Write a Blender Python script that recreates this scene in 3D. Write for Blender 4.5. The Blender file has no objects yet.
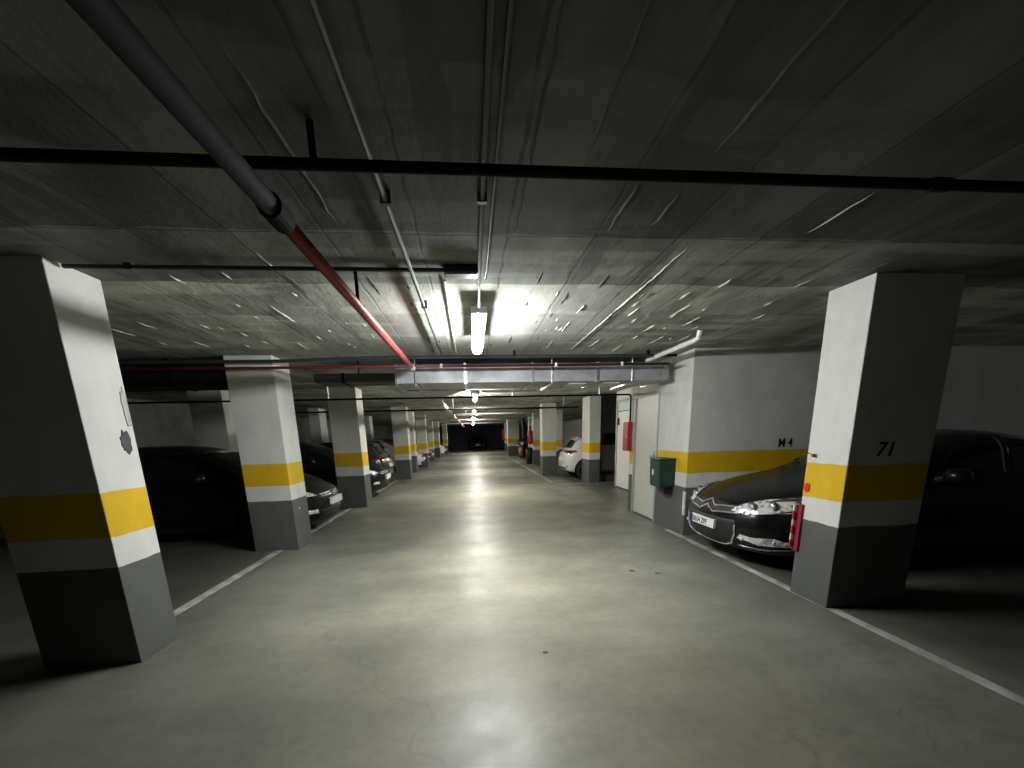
import bpy, bmesh, math, random
from mathutils import Vector, Matrix
from mathutils.bvhtree import BVHTree
random.seed(7)
SC = bpy.context.scene
COL = SC.collection
CEIL = 2.56

# ------------------------------------------------------------------ materials
def new_mat(name):
    m = bpy.data.materials.new(name); m.use_nodes = True
    nt = m.node_tree; b = nt.nodes['Principled BSDF']
    return m, nt, b
def N(nt, t, **kw):
    n = nt.nodes.new(t)
    for k, v in kw.items():
        if k in n.inputs.keys() if isinstance(k, str) else False: n.inputs[k].default_value = v
        else: setattr(n, k, v)
    return n
def ramp(nt, stops, interp='LINEAR'):
    r = nt.nodes.new('ShaderNodeValToRGB'); r.color_ramp.interpolation = interp
    e = r.color_ramp.elements
    while len(e) > 1: e.remove(e[-1])
    e[0].position = stops[0][0]; e[0].color = c4(stops[0][1])
    for p, c in stops[1:]:
        x = e.new(p); x.color = c4(c)
    return r
def c4(c):
    if isinstance(c, (int, float)): c = (c, c, c)
    return (c[0], c[1], c[2], 1)
def pos(nt, scale=(1, 1, 1)):
    g = nt.nodes.new('ShaderNodeNewGeometry'); m = nt.nodes.new('ShaderNodeMapping')
    m.inputs['Scale'].default_value = scale
    nt.links.new(g.outputs['Position'], m.inputs['Vector']); return m.outputs['Vector']
def noise(nt, vec, scale, detail=4, rough=.55):
    n = nt.nodes.new('ShaderNodeTexNoise'); n.inputs['Scale'].default_value = scale
    n.inputs['Detail'].default_value = detail; n.inputs['Roughness'].default_value = rough
    nt.links.new(vec, n.inputs['Vector']); return n.outputs['Fac']
def mixc(nt, fac, a, b, mode='MIX'):
    m = nt.nodes.new('ShaderNodeMix'); m.data_type = 'RGBA'; m.blend_type = mode
    def put(s, v):
        if isinstance(v, bpy.types.NodeSocket): nt.links.new(v, s)
        else: s.default_value = v if isinstance(v, (int, float)) and s.type == 'VALUE' else c4(v)
    put(m.inputs[0], fac); put(m.inputs[6], a); put(m.inputs[7], b)
    return m.outputs[2]
def mth(nt, op, a, b=None, clamp=False):
    m = nt.nodes.new('ShaderNodeMath'); m.operation = op; m.use_clamp = clamp
    for i, v in enumerate((a, b)):
        if v is None: continue
        if isinstance(v, bpy.types.NodeSocket): nt.links.new(v, m.inputs[i])
        else: m.inputs[i].default_value = v
    return m.outputs[0]
def bump(nt, b, h, strength, dist=.02):
    n = nt.nodes.new('ShaderNodeBump'); n.inputs['Strength'].default_value = strength
    n.inputs['Distance'].default_value = dist
    nt.links.new(h, n.inputs['Height']); nt.links.new(n.outputs['Normal'], b.inputs['Normal'])

def simple(name, col, rough=.5, metal=0, var=.12, scale=9, spec=.5, coat=0, bmp=0):
    m, nt, b = new_mat(name)
    v = pos(nt); f = noise(nt, v, scale)
    lo = tuple(c * (1 - var) for c in col); hi = tuple(min(1, c * (1 + var)) for c in col)
    r = ramp(nt, [(.3, lo), (.7, hi)]); nt.links.new(f, r.inputs[0])
    nt.links.new(r.outputs[0], b.inputs['Base Color'])
    b.inputs['Roughness'].default_value = rough; b.inputs['Metallic'].default_value = metal
    b.inputs['Specular IOR Level'].default_value = spec
    b.inputs['Coat Weight'].default_value = coat; b.inputs['Coat Roughness'].default_value = .10
    if bmp: bump(nt, b, noise(nt, v, scale * 8, 3), bmp, .004)
    return m
def emitter(name, col, strength):
    m, nt, b = new_mat(name)
    b.inputs['Base Color'].default_value = c4((.9, .9, .9))
    b.inputs['Emission Color'].default_value = c4(col); b.inputs['Emission Strength'].default_value = strength
    return m

def banded(name):            # painted concrete: grey foot, white, yellow band, white
    m, nt, b = new_mat(name)
    v = pos(nt); sep = nt.nodes.new('ShaderNodeSeparateXYZ'); nt.links.new(v, sep.inputs[0])
    wob = mth(nt, 'MULTIPLY', mth(nt, 'SUBTRACT', noise(nt, v, 6, 3), .5), .022)
    z = mth(nt, 'DIVIDE', mth(nt, 'ADD', sep.outputs[2], wob), 2.6)
    W = (.70, .70, .665)
    r = ramp(nt, [(0, (.115, .12, .112)), (.695 / 2.6, W), (.895 / 2.6, (.72, .46, .012)), (1.19 / 2.6, W)], 'CONSTANT')
    nt.links.new(z, r.inputs[0])
    g1 = ramp(nt, [(.3, .80), (.72, 1.0)]); nt.links.new(noise(nt, pos(nt, (1, 1, .6)), 3.2, 8, .65), g1.inputs[0])
    c = mixc(nt, 1.0, r.outputs[0], g1.outputs[0], 'MULTIPLY')
    # small chips that show the concrete, mostly low down
    ch = ramp(nt, [(.70, 0), (.74, 1)]); nt.links.new(noise(nt, v, 11, 6, .7), ch.inputs[0])
    c = mixc(nt, mth(nt, 'MULTIPLY', ch.outputs[0], .55), c, (.25, .24, .22))
    nt.links.new(c, b.inputs['Base Color'])
    b.inputs['Roughness'].default_value = .62; b.inputs['Specular IOR Level'].default_value = .3
    bump(nt, b, noise(nt, v, 26, 8, .7), .35, .006)
    return m

def floor_mat():
    m, nt, b = new_mat('polished_concrete_floor')
    v = pos(nt)
    r = ramp(nt, [(.28, (.175, .175, .142)), (.5, (.26, .257, .212)), (.72, (.36, .348, .285))])
    nt.links.new(noise(nt, v, .75, 8, .62), r.inputs[0])
    st = ramp(nt, [(.35, .80), (.62, 1.0)]); nt.links.new(noise(nt, pos(nt, (.35, 1.5, 1)), 1.4, 6, .6), st.inputs[0])
    c = mixc(nt, 1.0, r.outputs[0], st.outputs[0], 'MULTIPLY')
    fine = ramp(nt, [(.3, .86), (.6, 1.0)]); nt.links.new(noise(nt, v, 14, 7, .7), fine.inputs[0])
    c = mixc(nt, 1.0, c, fine.outputs[0], 'MULTIPLY')
    # the floor drops to a darker tone in the bays beside the aisle
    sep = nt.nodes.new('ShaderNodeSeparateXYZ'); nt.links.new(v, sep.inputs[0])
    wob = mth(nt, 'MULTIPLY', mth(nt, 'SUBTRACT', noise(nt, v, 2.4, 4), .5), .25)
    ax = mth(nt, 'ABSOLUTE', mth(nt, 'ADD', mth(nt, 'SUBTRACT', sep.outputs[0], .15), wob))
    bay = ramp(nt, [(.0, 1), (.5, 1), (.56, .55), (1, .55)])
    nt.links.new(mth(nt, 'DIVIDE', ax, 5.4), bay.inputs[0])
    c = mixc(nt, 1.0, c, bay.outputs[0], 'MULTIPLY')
    # tan wear in the driven lane, with light falloff painted in towards the sides
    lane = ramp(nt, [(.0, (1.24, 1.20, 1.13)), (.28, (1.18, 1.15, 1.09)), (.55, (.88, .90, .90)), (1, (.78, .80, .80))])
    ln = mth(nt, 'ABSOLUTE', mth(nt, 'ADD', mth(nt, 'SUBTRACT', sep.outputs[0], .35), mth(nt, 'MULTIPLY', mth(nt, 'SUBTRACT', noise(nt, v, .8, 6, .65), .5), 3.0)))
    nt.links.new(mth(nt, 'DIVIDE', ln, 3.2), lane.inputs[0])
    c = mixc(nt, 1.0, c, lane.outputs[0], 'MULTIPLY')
    # a few cracks
    vo = nt.nodes.new('ShaderNodeTexVoronoi'); vo.feature = 'DISTANCE_TO_EDGE'; vo.inputs['Scale'].default_value = .33
    wv = nt.nodes.new('ShaderNodeVectorMath'); wv.operation = 'ADD'
    nz = nt.nodes.new('ShaderNodeTexNoise'); nz.inputs['Scale'].default_value = 2.2; nt.links.new(v, nz.inputs['Vector'])
    nt.links.new(v, wv.inputs[0]); nt.links.new(nz.outputs['Color'], wv.inputs[1]); nt.links.new(wv.outputs[0], vo.inputs['Vector'])
    ck = ramp(nt, [(0, .78), (.006, 1)]); nt.links.new(vo.outputs['Distance'], ck.inputs[0])
    c = mixc(nt, .8, c, mixc(nt, 1.0, c, ck.outputs[0], 'MULTIPLY'))
    nt.links.new(c, b.inputs['Base Color'])
    rr = ramp(nt, [(.3, .33), (.7, .52)]); nt.links.new(noise(nt, v, 2.2, 6, .6), rr.inputs[0])
    nt.links.new(rr.outputs[0], b.inputs['Roughness'])
    b.inputs['Specular IOR Level'].default_value = .5
    bump(nt, b, noise(nt, v, 9, 8, .65), .10, .01)
    return m

def ceiling_mat():
    m, nt, b = new_mat('board_marked_concrete_ceiling')
    v = pos(nt)
    # boards .47 wide (x) by .74 long (y); swap axes for the brick texture
    sep = nt.nodes.new('ShaderNodeSeparateXYZ'); nt.links.new(v, sep.inputs[0])
    cmb = nt.nodes.new('ShaderNodeCombineXYZ')
    wob = mth(nt, 'MULTIPLY', mth(nt, 'SUBTRACT', noise(nt, v, 5, 5), .5), .035)
    nt.links.new(mth(nt, 'ADD', mth(nt, 'ADD', sep.outputs[1], .47), wob), cmb.inputs[0])
    nt.links.new(mth(nt, 'ADD', mth(nt, 'ADD', sep.outputs[0], 8.0), wob), cmb.inputs[1])
    br = nt.nodes.new('ShaderNodeTexBrick')
    br.offset = 0; br.squash = 1
    br.inputs['Scale'].default_value = 1; br.inputs['Brick Width'].default_value = 1.48
    br.inputs['Row Height'].default_value = .485; br.inputs['Mortar Size'].default_value = .009
    br.inputs['Mortar Smooth'].default_value = .3
    br.inputs['Color1'].default_value = c4((.056, .061, .057)); br.inputs['Color2'].default_value = c4((.090, .094, .086))
    br.inputs['Mortar'].default_value = c4((.042, .043, .04))
    nt.links.new(cmb.outputs[0], br.inputs['Vector'])
    pt = ramp(nt, [(.34, .60), (.5, 1.0), (.64, 1.42)]); nt.links.new(noise(nt, pos(nt, (1.5, .55, 1)), 1.5, 7, .62), pt.inputs[0])
    c = mixc(nt, 1.0, br.outputs['Color'], pt.outputs[0], 'MULTIPLY')
    # trowelled repair strips across and along
    s2 = ramp(nt, [(.55, 0), (.60, 1)]); nt.links.new(noise(nt, pos(nt, (.4, 2.6, 1)), 1.1, 4, .5), s2.inputs[0])
    c = mixc(nt, mth(nt, 'MULTIPLY', s2.outputs[0], .45), c, (.15, .155, .14))
    s3 = ramp(nt, [(.60, 0), (.63, 1)]); nt.links.new(noise(nt, pos(nt, (3.4, .5, 1)), 1.3, 3, .5), s3.inputs[0])
    c = mixc(nt, mth(nt, 'MULTIPLY', s3.outputs[0], .8), c, (.055, .057, .053))
    # paler boards past the second joint, lamp light painted in; ragged whitish paint patches
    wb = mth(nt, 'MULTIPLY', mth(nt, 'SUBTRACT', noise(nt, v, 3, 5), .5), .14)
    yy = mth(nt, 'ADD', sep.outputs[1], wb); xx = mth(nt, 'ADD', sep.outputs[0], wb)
    lamp_lift = mth(nt, 'GREATER_THAN', yy, 2.48)
    c = mixc(nt, lamp_lift, c, mixc(nt, 1.0, c, (2.1, 2.1, 2.05), 'MULTIPLY'))
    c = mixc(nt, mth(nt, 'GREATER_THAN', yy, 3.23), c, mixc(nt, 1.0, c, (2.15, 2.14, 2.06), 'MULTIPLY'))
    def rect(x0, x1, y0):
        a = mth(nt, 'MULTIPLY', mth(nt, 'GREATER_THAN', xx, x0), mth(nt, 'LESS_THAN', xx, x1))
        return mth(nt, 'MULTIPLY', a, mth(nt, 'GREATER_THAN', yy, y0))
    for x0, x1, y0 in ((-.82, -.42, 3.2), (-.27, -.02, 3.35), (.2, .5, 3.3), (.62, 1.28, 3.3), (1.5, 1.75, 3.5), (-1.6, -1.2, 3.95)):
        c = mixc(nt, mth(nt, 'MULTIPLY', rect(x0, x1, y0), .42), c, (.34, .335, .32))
    nt.links.new(c, b.inputs['Base Color']); b.inputs['Roughness'].default_value = .8
    b.inputs['Specular IOR Level'].default_value = .25
    h = mth(nt, 'ADD', mth(nt, 'MULTIPLY', br.outputs['Fac'], -.7), noise(nt, pos(nt, (2.2, .9, 1)), 4, 9, .62))
    bump(nt, b, h, .5, .018)
    return m

def clear_glass():
    m, nt, b = new_mat('clear_lamp_cover')
    out = nt.nodes['Material Output']; t = nt.nodes.new('ShaderNodeBsdfTransparent'); g = nt.nodes.new('ShaderNodeBsdfGlossy')
    g.inputs['Roughness'].default_value = .04
    fr = nt.nodes.new('ShaderNodeLayerWeight'); fr.inputs['Blend'].default_value = .5
    mx = nt.nodes.new('ShaderNodeMixShader'); nt.links.new(mth(nt, 'ADD', mth(nt, 'MULTIPLY', mth(nt, 'POWER', fr.outputs['Facing'], 4), .3), .04), mx.inputs[0])
    nt.links.new(t.outputs[0], mx.inputs[1]); nt.links.new(g.outputs[0], mx.inputs[2]); nt.links.new(mx.outputs[0], out.inputs[0])
    return m
def reflector_mat():
    m, nt, b = new_mat('faceted_lamp_reflector')
    v = pos(nt); vo = nt.nodes.new('ShaderNodeTexVoronoi'); vo.inputs['Scale'].default_value = 18
    nt.links.new(v, vo.inputs['Vector'])
    r = ramp(nt, [(.08, (.14, .145, .145)), (.42, (.74, .75, .75))]); nt.links.new(vo.outputs['Distance'], r.inputs[0])
    nt.links.new(r.outputs[0], b.inputs['Base Color'])
    b.inputs['Metallic'].default_value = .15; b.inputs['Roughness'].default_value = .3
    bump(nt, b, vo.outputs['Distance'], .6, .02)
    return m
def stripes_mat():
    m, nt, b = new_mat('red_white_diagonal_stripes')
    v = pos(nt); sep = nt.nodes.new('ShaderNodeSeparateXYZ'); nt.links.new(v, sep.inputs[0])
    s = mth(nt, 'ADD', mth(nt, 'MULTIPLY', sep.outputs[2], 7.6), mth(nt, 'MULTIPLY', mth(nt, 'ADD', sep.outputs[1], sep.outputs[0]), 6.0))
    r = ramp(nt, [(0, (.62, .60, .56)), (.42, (.36, .012, .03))], 'CONSTANT'); nt.links.new(mth(nt, 'FRACT', s), r.inputs[0])
    nt.links.new(r.outputs[0], b.inputs['Base Color']); b.inputs['Roughness'].default_value = .5
    return m

M = {}
M['paint'] = banded('banded_wall_paint')
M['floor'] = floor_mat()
M['ceil'] = ceiling_mat()
M['plain'] = simple('bare_grey_render', (.19, .193, .185), .8, var=.2, scale=2, bmp=.3)
M['white_wall'] = simple('plain_white_render', (.42, .44, .42), .7, var=.08, scale=2, bmp=.2)
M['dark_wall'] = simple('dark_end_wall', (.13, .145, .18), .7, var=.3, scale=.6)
M['line'] = simple('worn_white_line_paint', (.40, .40, .375), .6, var=.5, scale=5)
M['black_pipe'] = simple('black_painted_steel', (.006, .006, .007), .8, .0, spec=.1)
M['black_duct'] = simple('black_duct_wrap', (.012, .013, .013), .75, 0, spec=.2)
M['dull_duct'] = simple('dull_grey_duct', (.06, .062, .06), .6, .3)
M['red_pipe'] = simple('red_painted_steel', (.30, .040, .036), .40, 0, spec=.5)
M['maroon_pipe'] = simple('maroon_painted_steel', (.12, .012, .014), .45, 0, spec=.4)
M['pink_pipe'] = simple('pale_primed_pipe', (.60, .48, .45), .4)
M['conduit'] = simple('grey_conduit', (.05, .051, .05), .5)
M['dark_conduit'] = simple('dark_cable', (.03, .031, .03), .5)
M['white_pvc'] = simple('white_plastic_pipe', (.72, .72, .69), .4)
M['galv'] = simple('galvanised_duct_steel', (.42, .43, .46), .5, .5, var=.25, scale=5)
M['steel'] = simple('bright_steel', (.62, .62, .62), .3, .9)
M['door'] = simple('cream_metal_door', (.60, .60, .53), .45, 0, var=.04)
M['door_white'] = simple('white_metal_door', (.70, .70, .64), .4, 0, var=.04)
M['transom'] = simple('pale_blue_panel', (.50, .60, .62), .25, 0, var=.04)
M['frame'] = simple('grey_door_frame', (.40, .41, .39), .5)
M['green'] = simple('dark_green_plastic', (.004, .034, .028), .45, 0, var=.1)
M['red'] = simple('red_enamel', (.42, .02, .03), .4, 0, var=.1)
M['guard_red'] = simple('worn_red_foam', (.27, .012, .03), .6, var=.25)
M['red_bright'] = simple('red_reflector', (.65, .03, .015), .3, 0)
M['black'] = simple('matt_black_plastic', (.012, .012, .012), .55, 0)
M['letter'] = simple('black_stencil_paint', (.01, .01, .01), .7, 0)
M['carblack'] = simple('black_car_paint', (.005, .005, .006), .32, 0, spec=.2, coat=.35, var=.05)
M['cardark'] = simple('dark_grey_car_paint', (.035, .03, .036), .28, .2, coat=1, var=.05)
M['carwhite'] = simple('white_car_paint', (.68, .69, .68), .3, 0, coat=1, var=.03)
M['carred'] = simple('dark_red_car_paint', (.12, .008, .01), .3, 0, coat=1, var=.05)
M['carglass'] = simple('tinted_car_glass', (.006, .008, .008), .06, 0, spec=.6)
M['chrome'] = simple('chrome_trim', (.60, .60, .60), .25, .7)
M['tyre'] = simple('tyre_rubber', (.015, .015, .015), .85, 0)
M['rim'] = simple('alloy_rim', (.32, .32, .33), .35, .8)
M['reflector'] = reflector_mat()
M['clear'] = clear_glass()
M['amber'] = simple('amber_lens', (.22, .16, .09), .2)
M['tail'] = simple('dark_red_lens', (.16, .008, .01), .15, 0, coat=1)
M['plate'] = simple('white_plate', (.74, .74, .72), .4, 0, var=.03)
M['blue'] = simple('blue_plate_band', (.02, .05, .3), .4)
M['stripes'] = stripes_mat()
M['oil'] = simple('dark_oil_stain', (.035, .035, .03), .35)
M['mortar'] = simple('flaking_white_paint', (.42, .42, .38), .8, 0, var=.25, scale=14)
M['darkmortar'] = simple('dark_mortar_ridge', (.07, .07, .065), .85, 0)
M['tube1'] = emitter('bright_tube', (.96, .98, .97), 235)
M['tube2'] = emitter('tube_weaker', (1.0, .98, .90), 240)
M['tubeend'] = emitter('tube_far', (1.0, .97, .89), 175)

# ------------------------------------------------------------------ helpers
def tag(o, label=None, cat=None, group=None, kind=None):
    if label: o['label'] = label
    if cat: o['category'] = cat
    if group: o['group'] = group
    if kind: o['kind'] = kind
    return o
def empty(name, loc=(0, 0, 0), rz=0):
    o = bpy.data.objects.new(name, None); COL.objects.link(o)
    o.location = loc; o.rotation_euler = (0, 0, rz); o.empty_display_size = .2
    return o
def link(name, bm, mat, parent=None, smooth=False):
    bmesh.ops.recalc_face_normals(bm, faces=bm.faces)
    me = bpy.data.meshes.new(name); bm.to_mesh(me); bm.free()
    o = bpy.data.objects.new(name, me); COL.objects.link(o)
    for mm in (mat if isinstance(mat, (list, tuple)) else [mat]): me.materials.append(mm)
    if smooth:
        for p in me.polygons: p.use_smooth = True
    if parent: o.parent = parent
    return o
def box(bm, x0, x1, y0, y1, z0, z1, bev=0):
    r = bmesh.ops.create_cube(bm, size=1)
    for v in r['verts']:
        v.co = Vector(((x0 + x1) / 2 + v.co.x * (x1 - x0), (y0 + y1) / 2 + v.co.y * (y1 - y0), (z0 + z1) / 2 + v.co.z * (z1 - z0)))
    if bev:
        es = list({e for v in r['verts'] for e in v.link_edges})
        bmesh.ops.bevel(bm, geom=es, offset=bev, segments=2, affect='EDGES', profile=.6)
def bx(*a, bev=0):
    bm = bmesh.new(); box(bm, *a, bev=bev); return bm
def tube(bm, pts, r, seg=12, cap=True):
    pts = [Vector(p) for p in pts]; rings = []
    up = Vector((0, 0, 1))
    for i, p in enumerate(pts):
        d = (pts[min(i + 1, len(pts) - 1)] - pts[max(i - 1, 0)]).normalized()
        a = d.cross(up)
        if a.length < .1: a = d.cross(Vector((1, 0, 0)))
        a.normalize(); b = d.cross(a).normalized()
        rr = r[i] if isinstance(r, (list, tuple)) else r
        rings.append([bm.verts.new(p + (a * math.cos(t) + b * math.sin(t)) * rr) for t in [2 * math.pi * k / seg for k in range(seg)]])
    for A, B in zip(rings, rings[1:]):
        for k in range(seg): bm.faces.new((A[k], A[(k + 1) % seg], B[(k + 1) % seg], B[k]))
    if cap: bm.faces.new(rings[0][::-1]); bm.faces.new(rings[-1])
def tb(pts, r, seg=12):
    bm = bmesh.new(); tube(bm, pts, r, seg); return bm
def arc(c, r, a0, a1, n, ax):          # arc points in the plane of two axis vectors
    return [Vector(c) + Vector(ax[0]) * r * math.cos(a0 + (a1 - a0) * k / n) + Vector(ax[1]) * r * math.sin(a0 + (a1 - a0) * k / n) for k in range(n + 1)]
def struct(name, bm, mat, parent=None, **k):
    o = link(name, bm, mat, parent)
    if not parent: o['kind'] = 'structure'
    return o
def text(name, s, size, loc, rot, mat, parent, ext=.0015, shear=0, sx=1):
    cu = bpy.data.curves.new(name, 'FONT'); cu.body = s; cu.size = size; cu.extrude = ext; cu.shear = shear; cu.offset = size * .018
    t = bpy.data.objects.new(name, cu); COL.objects.link(t)
    dg = bpy.context.evaluated_depsgraph_get(); me = bpy.data.meshes.new_from_object(t.evaluated_get(dg))
    bpy.data.objects.remove(t); bpy.data.curves.remove(cu)
    o = bpy.data.objects.new(name, me); COL.objects.link(o); me.materials.clear(); me.materials.append(mat)
    o.location = loc; o.rotation_euler = rot; o.scale = (sx, 1, 1)
    if parent: o.parent = parent
    return o

# ------------------------------------------------------------------ the room
XL, XR, YB, YF = -8.0, 8.6, -5.0, 49.0
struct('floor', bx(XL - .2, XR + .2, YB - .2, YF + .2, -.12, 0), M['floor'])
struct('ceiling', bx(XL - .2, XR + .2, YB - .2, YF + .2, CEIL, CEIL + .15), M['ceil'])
struct('wall_left', bx(XL - .2, XL, YB, YF, 0, CEIL), M['plain'])
struct('wall_right', bx(XR, XR + .2, YB, YF, 0, CEIL), M['white_wall'])
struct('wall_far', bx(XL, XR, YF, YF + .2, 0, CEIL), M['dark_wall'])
struct('wall_back', bx(XL, XR, YB - .2, YB, 0, CEIL), M['plain'])
# stair core on the right: wall with the doors
struct('wall_core_front', bx(3.0, XR, 5.5, 5.68, 0, CEIL), M['paint'])
bm = bmesh.new()
box(bm, 3.0, 3.18, 5.68, 6.46, 0, CEIL); box(bm, 3.0, 3.18, 7.45, 7.66, 0, CEIL); box(bm, 3.0, 3.18, 6.46, 7.45, 2.12, CEIL)
struct('wall_core_side', bm, M['paint'])
struct('wall_core_rear', bx(3.18, 4.13, 7.52, 7.66, 0, CEIL), M['paint'])
bm = bmesh.new()
box(bm, 3.95, 4.13, 7.66, 9.88, 0, CEIL); box(bm, 3.95, 4.13, 11.08, 11.14, 0, CEIL); box(bm, 3.95, 4.13, 9.88, 11.08, 2.32, CEIL)
struct('wall_recess', bm, M['paint'])
struct('wall_recess_end', bx(3.95, XR, 12.5, 12.66, 0, CEIL), M['plain'])

d = struct('door_1', bx(3.012, 3.06, 6.50, 7.41, .02, 2.08, bev=.004), M['door'])
bm = bmesh.new(); box(bm, 2.985, 3.10, 6.46, 6.50, 0, 2.12); box(bm, 2.985, 3.10, 7.41, 7.45, 0, 2.12); box(bm, 2.985, 3.10, 6.5, 7.41, 2.08, 2.12)
link('door_frame', bm, M['frame'], d)
bm = bmesh.new(); tube(bm, [(3.012, 6.60, 1.09), (2.95, 6.60, 1.09), (2.945, 6.62, 1.09), (2.945, 6.74, 1.09)], .012, 8); box(bm, 3.0, 3.013, 6.575, 6.625, 1.0, 1.17)
link('door_handle', bm, M['steel'], d)
d = struct('door_2', bx(3.965, 4.01, 9.92, 11.04, .03, 2.02, bev=.004), M['door_white'])
bm = bmesh.new(); box(bm, 3.94, 4.06, 9.88, 9.92, 0, 2.32); box(bm, 3.94, 4.06, 11.04, 11.08, 0, 2.32); box(bm, 3.94, 4.06, 9.92, 11.04, 2.28, 2.32)
link('door_frame', bm, M['frame'], d)
link('transom_panel', bx(3.965, 4.0, 9.92, 11.04, 2.04, 2.28), M['transom'], d)
link('door_handle', bx(3.93, 3.965, 10.9, 10.95, 1.68, 1.86, bev=.004), M['black'], d)

# floor lines
def line(name, x0, x1, y0, y1): struct(name, bx(x0, x1, y0, y1, 0, .003), M['line'])
line('trim_line_left', -2.79, -2.69, 3.2, 22.0)
line('trim_line_right', 2.91, 2.99, 1.2, 5.9)
line('trim_line_right_far', 2.40, 2.50, 12.6, 28)
bm = bmesh.new(); box(bm, 3.2, 6.5, 12.02, 12.1, 0, .003); box(bm, 2.5, 3.2, 12.02, 12.1, 0, .003)
struct('trim_line_bay', bm, M['line'])

# ridges of mortar and flaking paint along the ceiling's board seams
seams = [-2.45, -1.9, -1.55, -1.17, -.63, -.43, .28, .5, .78, 1.0, 1.32, 1.52, 1.92, 2.25, 2.55, 2.83, -3.3, -2.9]
def ridge(bm, x, y0, y1, w, h):
    n = max(2, int((y1 - y0) / .06)); prev = None
    for k in range(n + 1):
        y = y0 + (y1 - y0) * k / n; t = math.sin(math.pi * k / n) ** .5
        j = random.uniform(-.006, .006); hh = h * t * random.uniform(.5, 1) + .0005
        a = [bm.verts.new((x + j - w * t * .5, y, CEIL + .001)), bm.verts.new((x + j, y, CEIL - hh)), bm.verts.new((x + j + w * t * .5 + .001, y, CEIL + .001))]
        if prev:
            bm.faces.new((prev[0], a[0], a[1], prev[1])); bm.faces.new((prev[1], a[1], a[2], prev[2]))
        prev = a
bmw, bmd = bmesh.new(), bmesh.new()
for x in seams:
    y = (2.6 if x > -2.3 else 3.35) + random.uniform(0, .5)
    while y < 5.5:
        L = random.uniform(.12, .5); far = abs(x) > .9
        if far and random.random() < .5: ridge(bmw, x + random.uniform(-.02, .02), y, y + L, .010, .010)
        elif random.random() < .55: ridge(bmd, x + random.uniform(-.02, .02), y, y + L * .8, .03, .008)
        y += L + random.uniform(.1, .6)
for k in range(90):
    x = random.choice([random.uniform(.6, 2.9), random.uniform(-2.6, -.9)]); y = random.uniform(3.3, 5.5)
    (ridge)(random.choice([bmw, bmd, bmd]), x, y, y + random.uniform(.04, .2), .014, .009)
ridge(bmw, 1.33, 2.6, 5.6, .018, .012); ridge(bmd, 1.36, 2.9, 5.6, .03, .012)
for x, y0, y1 in ((-.43, 1.0, 1.75), (-.63, 1.4, 2.4), (.28, 1.1, 2.45), (.5, 1.0, 1.9), (1.0, 1.1, 1.8), (.78, 2.0, 2.42), (-.43, 1.9, 2.45), (1.0, 2.05, 2.35)):
    ridge(bmd, x, y0, y1, .018, .009)
ridge(bmw, 1.92, 2.0, 2.4, .008, .006)
link('flaking_paint', bmw, M['mortar']); tag(bpy.data.objects['flaking_paint'], 'flakes of white paint along the ceiling board seams', 'paint flakes', kind='stuff')
link('mortar_ridges', bmd, M['darkmortar']); tag(bpy.data.objects['mortar_ridges'], 'dark mortar ridges along the ceiling board seams', 'mortar', kind='stuff')

# ------------------------------------------------------------------ columns
def column(x0, x1, y0, y1, label, group=None):
    r = empty('concrete_column', ((x0 + x1) / 2, (y0 + y1) / 2, 0))
    tag(r, label, 'column', group, 'thing')
    cx, cy = r.location.x, r.location.y
    bm = bx(x0 - cx, x1 - cx, y0 - cy, y1 - cy, 0, CEIL - .001, bev=.007)
    link('shaft', bm, M['paint'], r)
    return r
left = 'left hand row of columns along the aisle'; right = 'right hand row of columns along the aisle'
c0 = column(-3.0, -2.38, 2.82, 3.20, 'nearest column left of the aisle, flaked paint at its top corner, cut by the frame', left)
c1 = column(-3.06, -2.48, 5.75, 6.25, 'second column left of the aisle, brightly lit, in front of the black hatchback', left)
column(-2.99, -2.40, 9.25, 9.77, 'third column left of the aisle, its front in shade, between two black hatchbacks', left)
column(-2.80, -2.28, 15.2, 15.67, 'fourth column left of the aisle, just past the plum grey hatchback', left)
column(-2.95, -2.46, 18.2, 18.7, 'narrow looking column half hidden behind the fourth one left of the aisle', left)
column(-2.72, -2.25, 20.9, 21.4, 'left aisle column between the far white car and the dark red car', left)
column(-2.75, -2.42, 26.4, 26.9, 'shaded column rising behind the dark red car', left)
column(-2.85, -2.30, 29.8, 30.4, 'last yellow banded column left of the aisle, behind the far white hatchback', left)
column(-2.5, -2.1, 36.0, 36.5, 'dim column at the far left end of the aisle', left)
c71 = column(2.91, 3.62, 2.93, 3.33, 'nearest column right of the aisle, numbered 71, beside the black saloon', right)
column(3.50, 3.84, 12.15, 12.98, 'right aisle column hiding the front of the white hatchback from the door recess', right)
column(2.53, 3.03, 14.8, 15.3, 'right aisle column just beyond the tail of the white hatchback', right)
column(3.12, 3.60, 20.9, 21.4, 'right aisle column carrying the far red fire point', right)
column(3.55, 4.0, 25.6, 26.1, 'slim pale column between the fire point and the black downpipe', right)
column(2.55, 3.36, 29.4, 29.9, 'broad far right column with a bright edge, past the downpipe', right)
column(3.05, 3.5, 38.5, 39.0, 'furthest right aisle column beside the dark end wall', right)
back = 'second row of columns deep in the left bays'
column(-5.7, -5.05, 9.2, 9.9, 'dark column deep in the left bay behind the black hatchback', back)
column(-5.6, -5.25, 15.2, 15.9, 'column deep in the left bays seen above the roofs between two black hatchbacks', back)
column(-5.3, -4.9, 20.9, 21.5, 'column deep in the left bays seen right of the third aisle column', back)
column(3.9, 4.2, 19.0, 19.3, 'pale column behind the white hatchback, right of its roof', 'columns deep in the right bays')

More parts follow.
